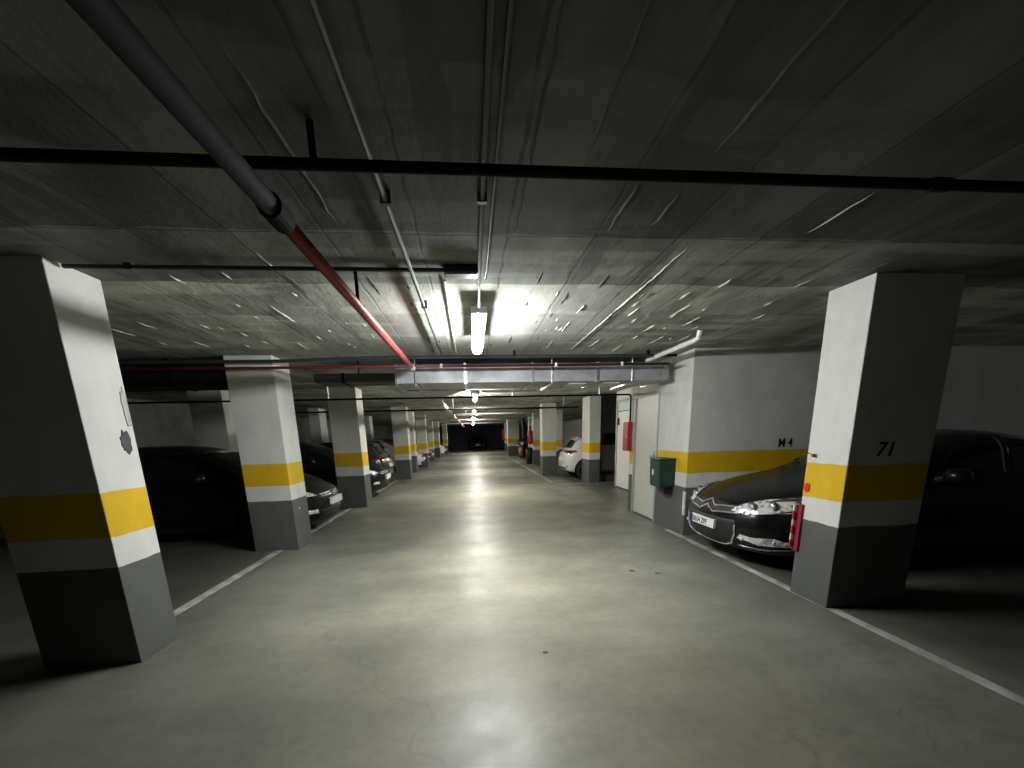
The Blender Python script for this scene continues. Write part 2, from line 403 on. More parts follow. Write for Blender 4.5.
# painted number and wall letters
text('painted_number', '71', .155, (3.13 - c71.location.x, 2.93 - c71.location.y - .001, 1.265), (math.pi / 2, 0, 0), M['letter'], c71, shear=.18, sx=1.05)
t = text('painted_letters', 'M 4', .172, (4.33, 5.498, 1.235), (math.pi / 2, 0, 0), M['letter'], None, sx=.82)
tag(t, 'black stencilled bay letters above the yellow band behind the black saloon', 'lettering')

# flaked patch on the nearest left column, chips on others
def blob_patch(cx, cy, cz, ry, rz, nx, seed, thick=.006, n=22):   # irregular flat scab on an x-facing surface
    rnd = random.Random(seed); bm = bmesh.new(); ring = []
    for k in range(n):
        a = 2 * math.pi * k / n; f = rnd.uniform(.72, 1.1)
        ring.append((cy + math.cos(a) * ry * f, cz + math.sin(a) * rz * f))
    A = [bm.verts.new((cx, y, z)) for y, z in ring]; B = [bm.verts.new((cx + nx * thick, y, z)) for y, z in ring]
    bm.faces.new(B)
    for k in range(n): bm.faces.new((A[k], A[(k + 1) % n], B[(k + 1) % n], B[k]))
    return bm
o = link('bare_concrete_patch', blob_patch(.31, .10, 1.52, .045, .085, 1, 3), M['dull_duct'], c0)
link('bare_concrete_patch', blob_patch(.31, .155, 1.74, .025, .14, 1, 5), M['frame'], c0)
link('paint_chip', blob_patch(.29, -.06, .56, .03, .02, 1, 9), M['mortar'], c1)

# striped guard, reflector and knob on column 71
g = empty('striped_edge_guard', (2.90, 3.33, .40)); tag(g, 'red and white striped guard on the column edge beside the black saloon', 'edge guard')
bm = bmesh.new(); box(bm, -.012, .009, -.042, .02, 0, .43, bev=.006); link('side_flap', bm, M['guard_red'], g)
bm = bmesh.new(); box(bm, -.045, .05, .004, .022, .03, .42, bev=.006); link('front_flap', bm, M['stripes'], g)
bm = bmesh.new(); tube(bm, [(2.909, 3.285, .985), (2.900, 3.285, .985)], .036, 24)
for v in bm.verts: v.co.z = .985 + (v.co.z - .985) * 1.1; v.co.y = 3.285 + (v.co.y - 3.285) * .8
tag(link('round_reflector', bm, M['red_bright'], None), 'round red reflector on the yellow band of column 71', 'reflector')
k = empty('wall_hook', (2.91, 3.245, 1.262)); tag(k, 'small red knob on a wire near the top of the yellow band on column 71', 'hook')
bm = bmesh.new(); bmesh.ops.create_uvsphere(bm, u_segments=14, v_segments=8, radius=.016); bmesh.ops.translate(bm, verts=bm.verts, vec=(-.018, 0, 0)); link('knob', bm, M['red'], k, True)
link('wire', tb([(-.012, 0, .003), (-.02, .06, .02), (-.015, .12, .028)], .004, 6), M['black'], k)

# corner strip of worn white paint on the stair core
o = empty('corner_strip', (3.0, 5.5, .30)); tag(o, 'worn whitish strip on the wall corner left of the black saloon', 'corner strip')
bm = bmesh.new(); box(bm, -.012, .012, -.012, .04, 0, .34, bev=.003)
for v in bm.verts: v.co.y += .012 * math.sin(v.co.z * 40)
link('strip', bm, M['white_pvc'], o)

# ------------------------------------------------------------------ wall mounted things
b = empty('litter_bin', (3.0, 6.0, .655)); tag(b, 'dark green wall bin beside the cream door', 'bin')
bm = bmesh.new(); prof = [(0, .02), (-.20, .0), (-.235, .03), (-.25, .40), (-.22, .43), (0, .43)]
for s in (-1, 1): pass
F = [[bm.verts.new((x, y, z)) for x, z in prof] for y in (-.18, .18)]
bm.faces.new(F[0]); bm.faces.new(F[1][::-1])
for k in range(len(prof)): bm.faces.new((F[0][k], F[0][(k + 1) % 6], F[1][(k + 1) % 6], F[1][k]))
bmesh.ops.bevel(bm, geom=bm.edges[:], offset=.012, segments=2, affect='EDGES')
link('body', bm, M['green'], b)
link('lid', bx(-.255, 0, -.19, .19, .415, .445, bev=.012), M['green'], b)
link('bracket', bx(-.13, 0, -.13, .10, -.10, .03, bev=.02), M['black'], b)
lb = link('label_sticker', bx(-.2465, -.243, .03, .085, .19, .27), M['plate'], b); lb['label'] = 'small pale sticker'

f = empty('fire_hose_cabinet', (3.0, 7.70, 1.14)); tag(f, 'red fire cabinet on the wall end left of the cream door', 'fire cabinet')
link('cabinet_body', bx(-.07, 0, -.14, .14, 0, .54, bev=.008), M['red'], f)
dd = link('cabinet_door', bx(-.082, -.07, -.125, .125, .015, .525, bev=.004), M['red'], f)
link('latch', bx(-.09, -.082, -.105, -.085, .24, .30), M['steel'], dd)
pp = empty('fire_riser_pipe', (2.965, 7.60, 1.68)); tag(pp, 'thin black pipe crossing the ceiling and dropping to the red fire cabinet', 'pipe')
pts = [(0, 0, 0), (0, 0, .44)] + arc((-.05, 0, .44), .05, 0, math.pi / 2, 5, ((1, 0, 0), (0, 0, 1))) + [(-10.9, 0, .49)]
link('pipe', tb(pts, .016, 10), M['black_pipe'], pp)
for xx in (-.6, -2.2, -3.8, -5.4, -7.0):
    link('hanger', bx(xx - .006, xx + .006, -.02, .02, .50, CEIL - 1.681), M['steel'], pp)

e = empty('electrical_cabinet', (4.33, 12.5, 1.12)); tag(e, 'black box on the dark wall between the recess door and the column', 'electrical box')
link('cabinet_body', bx(-.33, .33, -.14, 0, 0, .36, bev=.01), M['black'], e)
link('cabinet_door', bx(-.30, .30, -.152, -.14, .03, .33, bev=.004), M['black_pipe'], e)
w = empty('wheel_stop', (4.35, 12.4, 0)); tag(w, 'low black kick rail at the foot of the dark wall in the recess', 'wheel stop')
link('rail', bx(-.38, .38, -.05, .05, .22, .34, bev=.015), M['black'], w)
for s in (-1, 1): link('foot', bx(s * .3 - .04, s * .3 + .04, -.05, .05, 0, .22), M['black'], w)

# far fire point: extinguisher cabinet red on the column with a black bin under it
f = empty('fire_extinguisher', (2.98, 21.1, 1.0)); tag(f, 'red fire extinguisher hung on the far right column', 'fire extinguisher')
bm = bmesh.new(); tube(bm, [(0, 0, 0), (0, 0, .08), (0, 0, .62), (0, 0, .72), (0, 0, .80)], [.10, .13, .13, .06, .05], 16); link('cylinder', bm, M['red'], f, True)
link('valve', bx(-.05, .05, -.03, .03, .80, .90, bev=.01), M['black'], f)
link('nameplate', bx(-.134, -.12, -.05, .05, .42, .52), M['plate'], f)
link('bracket', bx(.10, .14, -.05, .05, .3, .5), M['steel'], f)
f = empty('waste_bin', (2.92, 21.1, 0)); tag(f, 'dark standing bin below the far red fire extinguisher', 'bin')
bm = bmesh.new(); tube(bm, [(0, 0, 0), (0, 0, .75), (0, 0, .76)], [.14, .17, .15], 18); link('bin_body', bm, M['black'], f, True)
link('rim', tb([(0, 0, .75), (0, 0, .79)], .18, 18), M['black_pipe'], f)
f = empty('drain_pipe', (3.45, 27.6, 0)); tag(f, 'black downpipe between two far right columns', 'pipe')
link('pipe', tb([(0, 0, 0), (0, 0, CEIL - .002)], .11, 14), M['black'], f); link('collar', tb([(0, 0, 1.1), (0, 0, 1.2)], .135, 14), M['black_pipe'], f)
f = empty('motorcycle', (3.15, 26.6, 0)); 
tag(f, 'small dark red motor scooter parked by the black downpipe', 'scooter')
for yy in (-.55, .55):
    wl = link('wheel', tb([(-.05, yy, .24), (.05, yy, .24)], .24, 18), M['tyre'], f)
    link('hub', tb([(-.056, yy, .24), (.056, yy, .24)], .10, 12), M['rim'], wl)
bm = bmesh.new(); tube(bm, [(0, .62, .52), (0, .2, .55), (0, -.05, .30), (0, -.32, .34), (0, -.45, .75)], [.08, .16, .14, .10, .08], 12); link('body', bm, M['red'], f, True)
link('seat', tb([(0, .62, .72), (0, .35, .76), (0, .08, .72)], [.07, .12, .07], 12), M['black'], f)
link('fork', tb([(0, -.55, .26), (0, -.42, .80), (0, -.36, 1.0)], .035, 8), M['black'], f)
link('handlebar', tb([(-.3, -.3, 1.03), (0, -.38, 1.0), (.3, -.3, 1.03)], .02, 8), M['chrome'], f)
link('headlamp', tb([(0, -.42, .95), (0, -.52, .92)], [.06, .09], 12), M['plate'], f)
link('top_case', bx(-.16, .16, .55, .85, .86, 1.14, bev=.04), M['black'], f)
link('case_bracket', bx(-.05, .05, .55, .8, .78, .87), M['black'], f)
f = empty('fire_cabinet', (3.05, 38.75, 1.1)); tag(f, 'small dark red cabinet on the furthest right column', 'fire cabinet')
link('cabinet_body', bx(-.2, 0, -.25, .15, 0, .9, bev=.01), M['red'], f)

# ------------------------------------------------------------------ pipes, ducts, cables under the ceiling
p = empty('sprinkler_cross_pipe', (0, 1.70, 2.43)); tag(p, 'black pipe crossing the ceiling nearest to the camera', 'pipe')
link('pipe', tb([(-7.99, 0, 0), (8.59, 0, 0)], .0185, 16), M['black_pipe'], p, False)
for x in (-5.2, -.5, 3.9): link('hanger_strap', bx(x - .012, x + .012, -.004, .004, 0, CEIL - 2.431), M['black_pipe'], p)
for x in (-3.0, 1.9): link('coupling', tb([(x - .04, 0, 0), (x + .04, 0, 0)], .024, 16), M['black_pipe'], p)
p = empty('sprinkler_main_pipe', (-.700, 0, 2.345)); tag(p, 'thick red fire main running away under the left side of the ceiling', 'pipe')
link('pipe', tb([(0, 1.84, 0), (0, 5.44, 0)], .031, 18), M['red_pipe'], p, True)
bp = link('pipe', tb([(0, -4.99, 0), (0, 1.84, 0)], .036, 18), M['black_pipe'], p, True); bp['label'] = 'near length of pipe, coloured black for the shade there'  # near length of the red main, its shade painted in as black
link('coupling', tb([(0, 1.78, 0), (0, 1.90, 0)], .046, 18), M['black_pipe'], p)
link('coupling', tb([(0, 5.36, 0), (0, 5.5, 0)], .038, 18), M['pink_pipe'], p)
link('elbow', tb([(0, 5.48, 0), (0, 5.56, .002), (0, 5.60, .02)], .032, 14), M['black_pipe'], p)
for y in (-1.5, 3.0): link('hanger', bx(-.01, .01, y - .01, y + .01, .03, CEIL - 2.345), M['black_pipe'], p)
p = empty('red_branch_pipe', (0, 5.62, 2.385)); tag(p, 'dark red pipe running along the front of the metal duct', 'pipe')
link('pipe', tb([(-7.99, 0, 0), (2.72, 0, 0)], .017, 14), M['maroon_pipe'], p, True)
for x in (-.35, 1.15, 2.05): 
    link('clip', bx(x - .014, x + .014, -.022, .022, -.024, .03, bev=.004), M['pink_pipe' if x < 0 else 'white_pvc'], p)
p = empty('cable_run', (0, 5.60, 2.49)); tag(p, 'black cable bundle crossing just above the dark red pipe', 'cable')
link('cable', tb([(-7.99, 0, -.03), (-2.2, 0, -.03), (-1.6, 0, -.005), (-1.0, 0, 0), (2.80, 0, 0)], .020, 10), M['dark_conduit'], p)
for x in (.6, 2.4): link('clip', bx(x - .012, x + .012, -.03, .03, 0, CEIL - 2.492), M['black_pipe'], p)

p = empty('ventilation_duct', (0, 5.92, 2.215)); tag(p, 'wide galvanised metal duct crossing above the aisle', 'duct')
link('casing', bx(-1.0, 2.86, 0, .80, 0, .24, bev=.004), M['galv'], p)
for x in (-.98, -.05, .88, 1.81, 2.80):
    bm = bmesh.new(); box(bm, x - .018, x + .018, -.014, .814, -.014, .254); link('flange', bm, M['steel'], p)
for x in (-.72, 1.15, 2.3):
    bm = bmesh.new(); tube(bm, [(x, -.03, -.02), (x, -.03, CEIL - 2.216)], .006, 6); tube(bm, [(x, .83, -.02), (x, .83, CEIL - 2.216)], .006, 6); box(bm, x - .015, x + .015, -.04, .84, -.04, -.015)
    link('hanger', bm, M['steel'], p)
for x in (1.55, 2.05):
    g = link('air_grille', bx(x - .13, x + .13, .12, .5, -.022, 0, bev=.004), M['white_pvc'], p)
p = empty('branch_duct', (-.80, 6.74, 2.2)); tag(p, 'short tapered metal duct leaving the wide duct on its left end', 'duct')
bm = bmesh.new(); s0 = [(-.2, 0, 0), (.75, 0, 0), (.75, 0, .24), (-.2, 0, .24)]; s1 = [(0, 1.25, 0), (.26, 1.25, 0), (.26, 1.25, .16), (0, 1.25, .16)]
A = [bm.verts.new(v) for v in s0]; B = [bm.verts.new(v) for v in s1]; bm.faces.new(A[::-1]); bm.faces.new(B)
for k in range(4): bm.faces.new((A[k], A[(k + 1) % 4], B[(k + 1) % 4], B[k]))
link('tapered_casing', bm, M['galv'], p)
bm = bmesh.new(); box(bm, -.02, .28, 1.25, 1.28, -.02, .18); link('flange', bm, M['steel'], p)
link('hanger', bx(.33, .345, .0, .012, -.02, CEIL - 2.201), M['steel'], p)
p = empty('pale_main_pipe', (-.66, 8.02, 2.27)); tag(p, 'pale pipe running on towards the end wall left of the lamps', 'pipe')
link('pipe', tb([(0, 0, 0), (0, 30, 0)], .045, 14), M['pink_pipe'], p, True)
for y in range(2, 30, 5):
    link('coupling', tb([(0, y, 0), (0, y + .14, 0)], .058, 14), M['red_pipe'], p); link('hanger', bx(-.01, .01, y + .3, y + .32, .03, CEIL - 2.271), M['steel'], p)

p = empty('wrapped_duct', (-5.56, 6.02, 2.2)); tag(p, 'black wrapped duct high in the left bay beyond the second column', 'duct')
link('casing', bx(-2.43, 2.48, -.24, .26, 0, .33, bev=.02), M['black_duct'], p); 
for x in (-1.8, 0, 1.8): link('band', bx(x - .02, x + .02, -.246, .266, -.006, .336), M['black_pipe'], p)
for x in (-1.2, 1.3): link('hanger', bx(x - .01, x + .01, -.01, .01, .32, CEIL - 2.201), M['black_pipe'], p)
p = empty('wrapped_duct_stub', (-1.75, 6.22, 2.27)); tag(p, 'short black duct between the second left column and the metal duct', 'duct')
link('casing', bx(-.40, .72, -.05, .40, 0, .12, bev=.02), M['dull_duct'], p)
link('band', bx(-.02, .02, -.056, .406, -.006, .126), M['black_pipe'], p)
link('hanger', bx(.2, .22, 0, .012, .11, CEIL - 2.271), M['black_pipe'], p)

def conduit(name, label, pts, r, mat, clips=()):
    q = empty(name, pts[0]); tag(q, label, 'conduit')
    base = Vector(pts[0]); link('tube', tb([Vector(a) - base for a in pts], r, 8), mat, q)
    for c in clips:
        c = Vector(c) - base; link('clip', bx(c.x - r * 1.8, c.x + r * 1.8, c.y - .012, c.y + .012, c.z - r * 1.2, CEIL - base.z - .001), M['conduit'], q)
conduit('ceiling_conduit', 'grey conduit running away between the red main and the lamp', [(-.325, -4.9, 2.52), (-.335, 5.56, 2.52)], .013, M['conduit'], [(-.33, y, 2.52) for y in (.6, 2.1, 3.6, 5.0)])
conduit('lamp_feed_conduit', 'dark conduit along the ceiling centre towards the first lamp', [(.095, -4.9, 2.535), (.095, 3.15, 2.535)], .012, M['dark_conduit'], [(.095, y, 2.535) for y in (.6, 2.1)])
conduit('lamp_feed_cable', 'second dark cable beside the central ceiling conduit', [(.145, -4.9, 2.54), (.145, 2.9, 2.54), (.14, 3.05, 2.54)], .009, M['dark_conduit'])
conduit('cross_conduit', 'dark conduit crossing left from the central junction box', [(-2.36, 2.92, 2.54), (-.12, 2.92, 2.54)], .013, M['dark_conduit'], [(x, 2.92, 2.54) for x in (-2.0, -.9)])
jb = empty('junction_box', (-.02, 2.92, 2.51)); tag(jb, 'flat dark junction box where the ceiling conduits meet', 'junction box')
link('box_body', bx(-.11, .11, -.05, .05, 0, CEIL - 2.511, bev=.008), M['conduit'], jb); link('cover', bx(-.10, .10, -.04, .04, -.006, 0), M['conduit'], jb)
conduit('pale_conduit', 'thin pale conduit just left of the first lamp', [(-.135, 3.1, 2.54), (-.15, 5.56, 2.54)], .008, M['white_pvc'])
conduit('white_wall_pipe', 'white plastic pipe under the ceiling edge near the stair core corner', [(2.50, 5.86, 2.47), (2.51, 4.62, 2.47), (2.515, 4.56, 2.48), (2.52, 4.54, 2.555)], .028, M['white_pvc'])
for i, (y, z, m, xl, xr, lab) in enumerate([(11.2, 2.185, 'black_pipe', -5.0, 2.9, 'thin black pipe crossing over the aisle at the second lamp'),
        (9.85, 2.49, 'white_pvc', .28, 1.55, 'short white pipe standing in for the lit bar right of the second lamp'), (14.4, 2.37, 'black_pipe', -5.2, 2.5, 'black pipe crossing at the fourth left column'),  # the short white pipe is added for a strongly lit bar under the ceiling
        (18.2, 2.42, 'white_pvc', -.6, 3.2, 'white pipe crossing near the third lamp'), (19.6, 2.38, 'pink_pipe', -2.9, 2.6, 'pinkish pipe crossing beyond the third lamp'),
        (24.0, 2.40, 'pink_pipe', -2.4, 2.8, 'pinkish pipe crossing before the fourth lamp'), (31.0, 2.40, 'white_pvc', -2.2, 2.5, 'furthest white pipe crossing the aisle')]):
    q = empty('crossing_pipe', (0, y, z)); tag(q, lab, 'pipe', 'pipes crossing above the far aisle')
    link('pipe', tb([(xl, 0, 0), (xr, 0, 0)], .02 if m == 'black_pipe' else .032, 10), M[m], q, True)
    for x in (xl + .4, (xl + xr) / 2 + .6, xr - .4): link('hanger', bx(x - .01, x + .01, -.01, .01, .02, CEIL - z - .001), M['steel'], q)

# ------------------------------------------------------------------ lamps
lamps = [(.10, 3.40, 4.70, 2.40, 'tube1', 'brightest fluorescent lamp, nearest on the ceiling, before the metal duct'),
         (.13, 10.2, 11.5, 2.44, 'tube2', 'second fluorescent lamp, just beyond the metal duct'),
         (.14, 16.4, 17.7, 2.44, 'tubeend', 'third fluorescent lamp along the aisle'),
         (.15, 22.6, 23.9, 2.44, 'tubeend', 'fourth fluorescent lamp along the aisle'),
         (.16, 29.0, 30.3, 2.44, 'tubeend', 'fifth fluorescent lamp, small in the distance'),
         (.16, 35.5, 36.8, 2.44, 'tubeend', 'last fluorescent lamp before the dark end wall')]
for x, y0, y1, z, m, lab in lamps:
    q = empty('fluorescent_lamp', (x, (y0 + y1) / 2, z)); tag(q, lab, 'lamp', 'fluorescent lamps along the aisle'); h = (y1 - y0) / 2
    link('housing', bx(-.06, .06, -h, h, .012, .065, bev=.008), M['white_pvc'], q)
    bm = bmesh.new()
    pr = [(-.048, .02), (-.05, -.005), (-.035, -.035), (0, -.045), (.035, -.035), (.05, -.005), (.048, .02)]
    A = [bm.verts.new((a, -h + .01, b)) for a, b in pr]; B = [bm.verts.new((a, h - .01, b)) for a, b in pr]
    bm.faces.new(A[::-1]); bm.faces.new(B)
    for k in range(7): bm.faces.new((A[k], A[(k + 1) % 7], B[(k + 1) % 7], B[k]))
    link('diffuser', bm, M[m], q)
    for s in (-1, 1): link('mounting_bracket', bx(-.015, .015, s * h * .7 - .01, s * h * .7 + .01, .06, CEIL - z - .001), M['white_pvc'], q)
    if m == 'tube1': link('feed_cable', tb([(0, -h + .02, .05), (0, -h - .06, .08), (0, -h - .22, .14)], .008, 8), M['white_pvc'], q)

# stains on the floor
def stain(x, y, r, seed, lab):
    rnd = random.Random(seed); bm = bmesh.new(); ring = []
    for k in range(16):
        a = 2 * math.pi * k / 16; f = rnd.uniform(.5, 1.1); ring.append(bm.verts.new((x + r * f * math.cos(a), y + r * .7 * f * math.sin(a), .002)))
    r2 = bmesh.ops.extrude_face_region(bm, geom=[bm.faces.new(ring)])
    for v in [g for g in r2['geom'] if isinstance(g, bmesh.types.BMVert)]: v.co.z = .0045
    tag(link('oil_stain', bm, M['oil']), lab, 'stain')
stain(.445, 2.56, .022, 1, 'small dark spot in the middle of the near floor')
stain(1.69, 4.12, .035, 2, 'small dark mark on the floor left of the black saloon')
stain(1.93, 4.0, .03, 4, 'faint dark mark on the floor, closest to the black saloon')

# ------------------------------------------------------------------ cars
FR = [0, .22, .44, .64, .84, 1.0]           # lateral fractions of the samples, centre to shoulder
def lerp(a, b, t): return a + (b - a) * t
def half_ring(st):
    u, w, zb, zs, zt, c, bow = st
    bot = [(f * .86 * w, zb) for f in FR]
    side = [(w * .95, zb + .07), (w * 1.0, lerp(zb, zs, .45)), (w * .995, zs - .12)]
    top = [(w * .955, zs)]
    cab = [(w * .86, zs + .03), (w * .80, lerp(zs, zt, .62)), (w * .70, zt - .075), (w * .40, zt - .012), (0, zt)]
    hood = [(w * .86, lerp(zs, zt, .55)), (w * .70, lerp(zs, zt, .80)), (w * .50, lerp(zs, zt, .92)), (w * .26, lerp(zs, zt, .98)), (0, zt)]
    top += [(lerp(h[0], k[0], c), lerp(h[1], k[1], c)) for h, k in zip(hood, cab)]
    return bot, side, top           # bot: centre->out, side: up, top: shoulder->centre
def body_mesh(stations, W, paint, arches, R, nose=True):
    bm = bmesh.new(); rings = []; nst = len(stations)
    L = stations[-1][0]
    def place(u, v, z, bow, zref):
        x = u + bow * (abs(v) / (W / 2)) ** 2.2
        fr = max(0, 1 - u / .5)
        x += fr * .07 * ((z - .45) / .25) ** 2 if z > .45 else fr * .05 * ((z - .45) / .25) ** 2
        rr = max(0, 1 - (L - u) / .4)
        if bow < 0 or u > L / 2: x -= rr * .06 * ((z - .5) / .3) ** 2
        return (x, v, z)
    for st in stations:
        bot, side, top = half_ring(st)
        pr = bot + side + top            # from bottom centre round to top centre on +v
        n = len(pr)
        pos_ = [bm.verts.new(place(st[0], v, z, st[6], 0)) for v, z in pr]
        neg_ = [bm.verts.new(place(st[0], -v, z, st[6], 0)) for v, z in pr[1:-1]]
        rings.append(pos_ + neg_[::-1])
    nr = len(rings[0])
    for A, B in zip(rings, rings[1:]):
        for k in range(nr): bm.faces.new((A[k], A[(k + 1) % nr], B[(k + 1) % nr], B[k]))
    # end caps as grids
    nb, ns, ntp = 6, 3, 6; n = nb + ns + ntp
    for ri, st in ((0, stations[0]), (-1, stations[-1])):
        R_ = rings[ri]
        def P(i): return R_[i % nr]
        def Nn(i): return R_[(nr - i) % nr]      # mirrored index
        cols = []
        for sgn in (1, -1):
            get = P if sgn == 1 else Nn
            cc = []
            for k in range(6):       # column k: bottom k -> top (5-k from shoulder)
                b_ = get(k); t_ = get(n - 1 - k)
                if k == 5: col = [get(5)] + [get(6 + j) for j in range(3)] + [get(9)]
                else:
                    col = [b_]
                    for j in range(3):
                        s = get(6 + j).co; f = (s.z - get(5).co.z) / (get(9).co.z - get(5).co.z)
                        zz = lerp(b_.co.z, t_.co.z, f); vv = lerp(b_.co.y, t_.co.y, f)
                        col.append(bm.verts.new(place(st[0], vv, zz, st[6], 0)) if (k or sgn == 1) else cols[0][0][1 + j])
                    col.append(t_)
                cc.append(col)
            cols.append(cc)
        for cc in cols:
            for a, b_ in zip(cc, cc[1:]):
                for j in range(4):
                    q = [a[j], a[j + 1], b_[j + 1], b_[j]]
                    if len(set(q)) >= 3:
                        try: bm.faces.new(list(dict.fromkeys(q)))
                        except ValueError: pass
    bmesh.ops.remove_doubles(bm, verts=bm.verts, dist=.0005)
    bmesh.ops.recalc_face_normals(bm, faces=bm.faces)
    me = bpy.data.meshes.new('body'); bm.to_mesh(me); bm.free()
    o = bpy.data.objects.new('body', me); COL.objects.link(o)
    me.materials.append(paint); me.materials.append(M['black'])
    o.modifiers.new('s', 'SUBSURF').levels = 2
    cutters = []
    for au in arches:
        for s in (-1, 1):
            cb = bmesh.new(); tube(cb, [(au, s * (W / 2 - .27), .33), (au, s * (W / 2 + .3), .33)], R + .055, 32)
            cm = bpy.data.meshes.new('c'); cb.to_mesh(cm); cb.free(); co = bpy.data.objects.new('c', cm); COL.objects.link(co); cutters.append(co)
            md = o.modifiers.new('b', 'BOOLEAN'); md.operation = 'DIFFERENCE'; md.object = co; md.solver = 'EXACT'
    dg = bpy.context.evaluated_depsgraph_get(); dg.update()
    m2 = bpy.data.meshes.new_from_object(o.evaluated_get(dg))
    o.modifiers.clear(); o.data = m2
    for co in cutters: bpy.data.objects.remove(co)
    m2.materials.clear(); m2.materials.append(paint); m2.materials.append(M['black'])
    for pl in m2.polygons:
        pl.use_smooth = True; c = pl.center; pl.material_index = 0
        for au in arches:
            d = math.hypot(c.x - au, c.z - .33)
            if (abs(d - R - .055) < .012 and pl.normal.dot(Vector((c.x - au, 0, c.z - .33)).normalized()) < -.3) or (d < R + .05 and abs(abs(c.y) - (W / 2 - .27)) < .02): pl.material_index = 1
        if c.z < .24 and pl.normal.z < -.5: pl.material_index = 1
    try: m2.set_sharp_from_angle(angle=.7)
    except Exception: pass
    return o

class Proj:
    def __init__(s, o):
        bm = bmesh.new(); bm.from_mesh(o.data); s.t = BVHTree.FromBMesh(bm); bm.free()
    def hit(s, a, b, view):
        if view == 'front': O, D = Vector((-2, a, b)), Vector((1, 0, 0))
        elif view == 'rear': O, D = Vector((9, a, b)), Vector((-1, 0, 0))
        elif view == 'right': O, D = Vector((a, 3, b)), Vector((0, -1, 0))
        elif view == 'left': O, D = Vector((a, -3, b)), Vector((0, 1, 0))
        elif view == 'top': O, D = Vector((a, b, 4)), Vector((0, 0, -1))
        else:                         # corner views: a is the offset along the oblique picture axis
            sx, sy = view; D = Vector((sx, -sy, 0)).normalized(); side = Vector((D.y, -D.x, 0)) * -1
            if side.y * sy < 0: side = -side
            O = side * a + Vector((0, 0, b)) - D * 4 + (Vector((4.2, 0, 0)) if sx < 0 else Vector((0, 0, 0)))
        h = s.t.ray_cast(O, D)
        return (h[0], h[1], D) if h[0] is not None else (O + D * 2.3, -D, D)
def patch(name, pj, poly, view, mat, parent, off=.006, cuts=3, thick=.012, smooth=True):
    bm = bmesh.new(); vs = [bm.verts.new((a, b, 0)) for a, b in poly]
    bm.faces.new(vs); bmesh.ops.triangulate(bm, faces=bm.faces)
    for _ in range(cuts):
        le = [e for e in bm.edges if e.calc_length() > .035]
        if le: bmesh.ops.subdivide_edges(bm, edges=le, cuts=1); bmesh.ops.triangulate(bm, faces=bm.faces)
    if len(bm.faces) == 0: return None
    for _ in range(cuts):
        hp_ = {v: pj.hit(v.co.x, v.co.y, view)[0] for v in bm.verts}
        le = [e for e in bm.edges if (hp_[e.verts[0]] - hp_[e.verts[1]]).length > .05 and e.calc_length() > .004]
        if not le or len(bm.verts) > 1500: break
        bmesh.ops.subdivide_edges(bm, edges=le, cuts=1); bmesh.ops.triangulate(bm, faces=bm.faces)
    hit = {}
    for v in bm.verts:
        p, n, D = pj.hit(v.co.x, v.co.y, view)
        if n.dot(D) > 0: n = -n
        hit[v] = (p, (n - D * .6).normalized())
    for v, (p, n) in hit.items(): v.co = p + n * off
    bmesh.ops.recalc_face_normals(bm, faces=bm.faces)
    r = bmesh.ops.extrude_face_region(bm, geom=bm.faces[:])
    nv = [g for g in r['geom'] if isinstance(g, bmesh.types.BMVert)]
    _, _, D = pj.hit(*poly[0], view)
    for v in nv: v.co += D * thick
    return link(name, bm, mat, parent, smooth)
def ptube(name, pj, pts, view, r, mat, parent, off=.004, n=5):
    P = []
    for (a, b), (c, d) in zip(pts, pts[1:]):
        for k in range(n): P.append((lerp(a, c, k / n), lerp(b, d, k / n)))
    P.append(pts[-1]); out = []
    for a, b in P:
        p, nn, D = pj.hit(a, b, view)
        out.append(p - D * off)
    bm = bmesh.new(); tube(bm, out, r, 8); return link(name, bm, mat, parent, True)
def wheel(parent, u, v, R=.33):
    s = 1 if v > 0 else -1
    w = empty('wheel', (u, v, R)); w.parent = parent
    bm = bmesh.new(); prof = [(.62, -.1), (.66, -.11), (.9, -.105), (1, -.08), (1, .08), (.9, .105), (.66, .11), (.62, .1)]
    seg = 28; rg = [[bm.verts.new((R * a * math.cos(2 * math.pi * k / seg), b, R * a * math.sin(2 * math.pi * k / seg))) for a, b in prof] for k in range(seg)]
    for k in range(seg):
        A, B = rg[k], rg[(k + 1) % seg]
        for j in range(8): bm.faces.new((A[j], A[(j + 1) % 8], B[(j + 1) % 8], B[j]))
    link('tyre', bm, M['tyre'], w, True)
    bm = bmesh.new(); tube(bm, [(0, -.02 * s, 0), (0, .03 * s, 0)], R * .63, 28)
    for k in range(5):
        a = 2 * math.pi * k / 5; q = bmesh.new(); box(q, R * .1, R * .62, .03 if s > 0 else -.075, .075 if s > 0 else -.03, -.028, .028); bmesh.ops.rotate(q, verts=q.verts, matrix=Matrix.Rotation(a, 3, 'Y'))
        me = bpy.data.meshes.new('t'); q.to_mesh(me); q.free(); bm.from_mesh(me); bpy.data.meshes.remove(me)
    tube(bm, [(0, .03 * s, 0), (0, .085 * s, 0)], R * .16, 16)
    link('rim', bm, M['rim'], w)
    return w
def mirror(parent, u, v, z, paint):
    bm = bmesh.new(); bmesh.ops.create_uvsphere(bm, u_segments=14, v_segments=10, radius=1)
    for q in bm.verts: q.co = Vector((q.co.x * .09 + (.02 if q.co.x > 0 else 0), q.co.y * .11, q.co.z * .075))
    o = link('wing_mirror', bm, paint, parent, True); o.location = (u, v, z)
    s = -1 if v > 0 else 1
    st = bmesh.new(); tube(st, [(0, s * .06, -.03), (0, s * .17, -.05)], .03, 8); link('mirror_arm', st, M['black'], o)
    return o

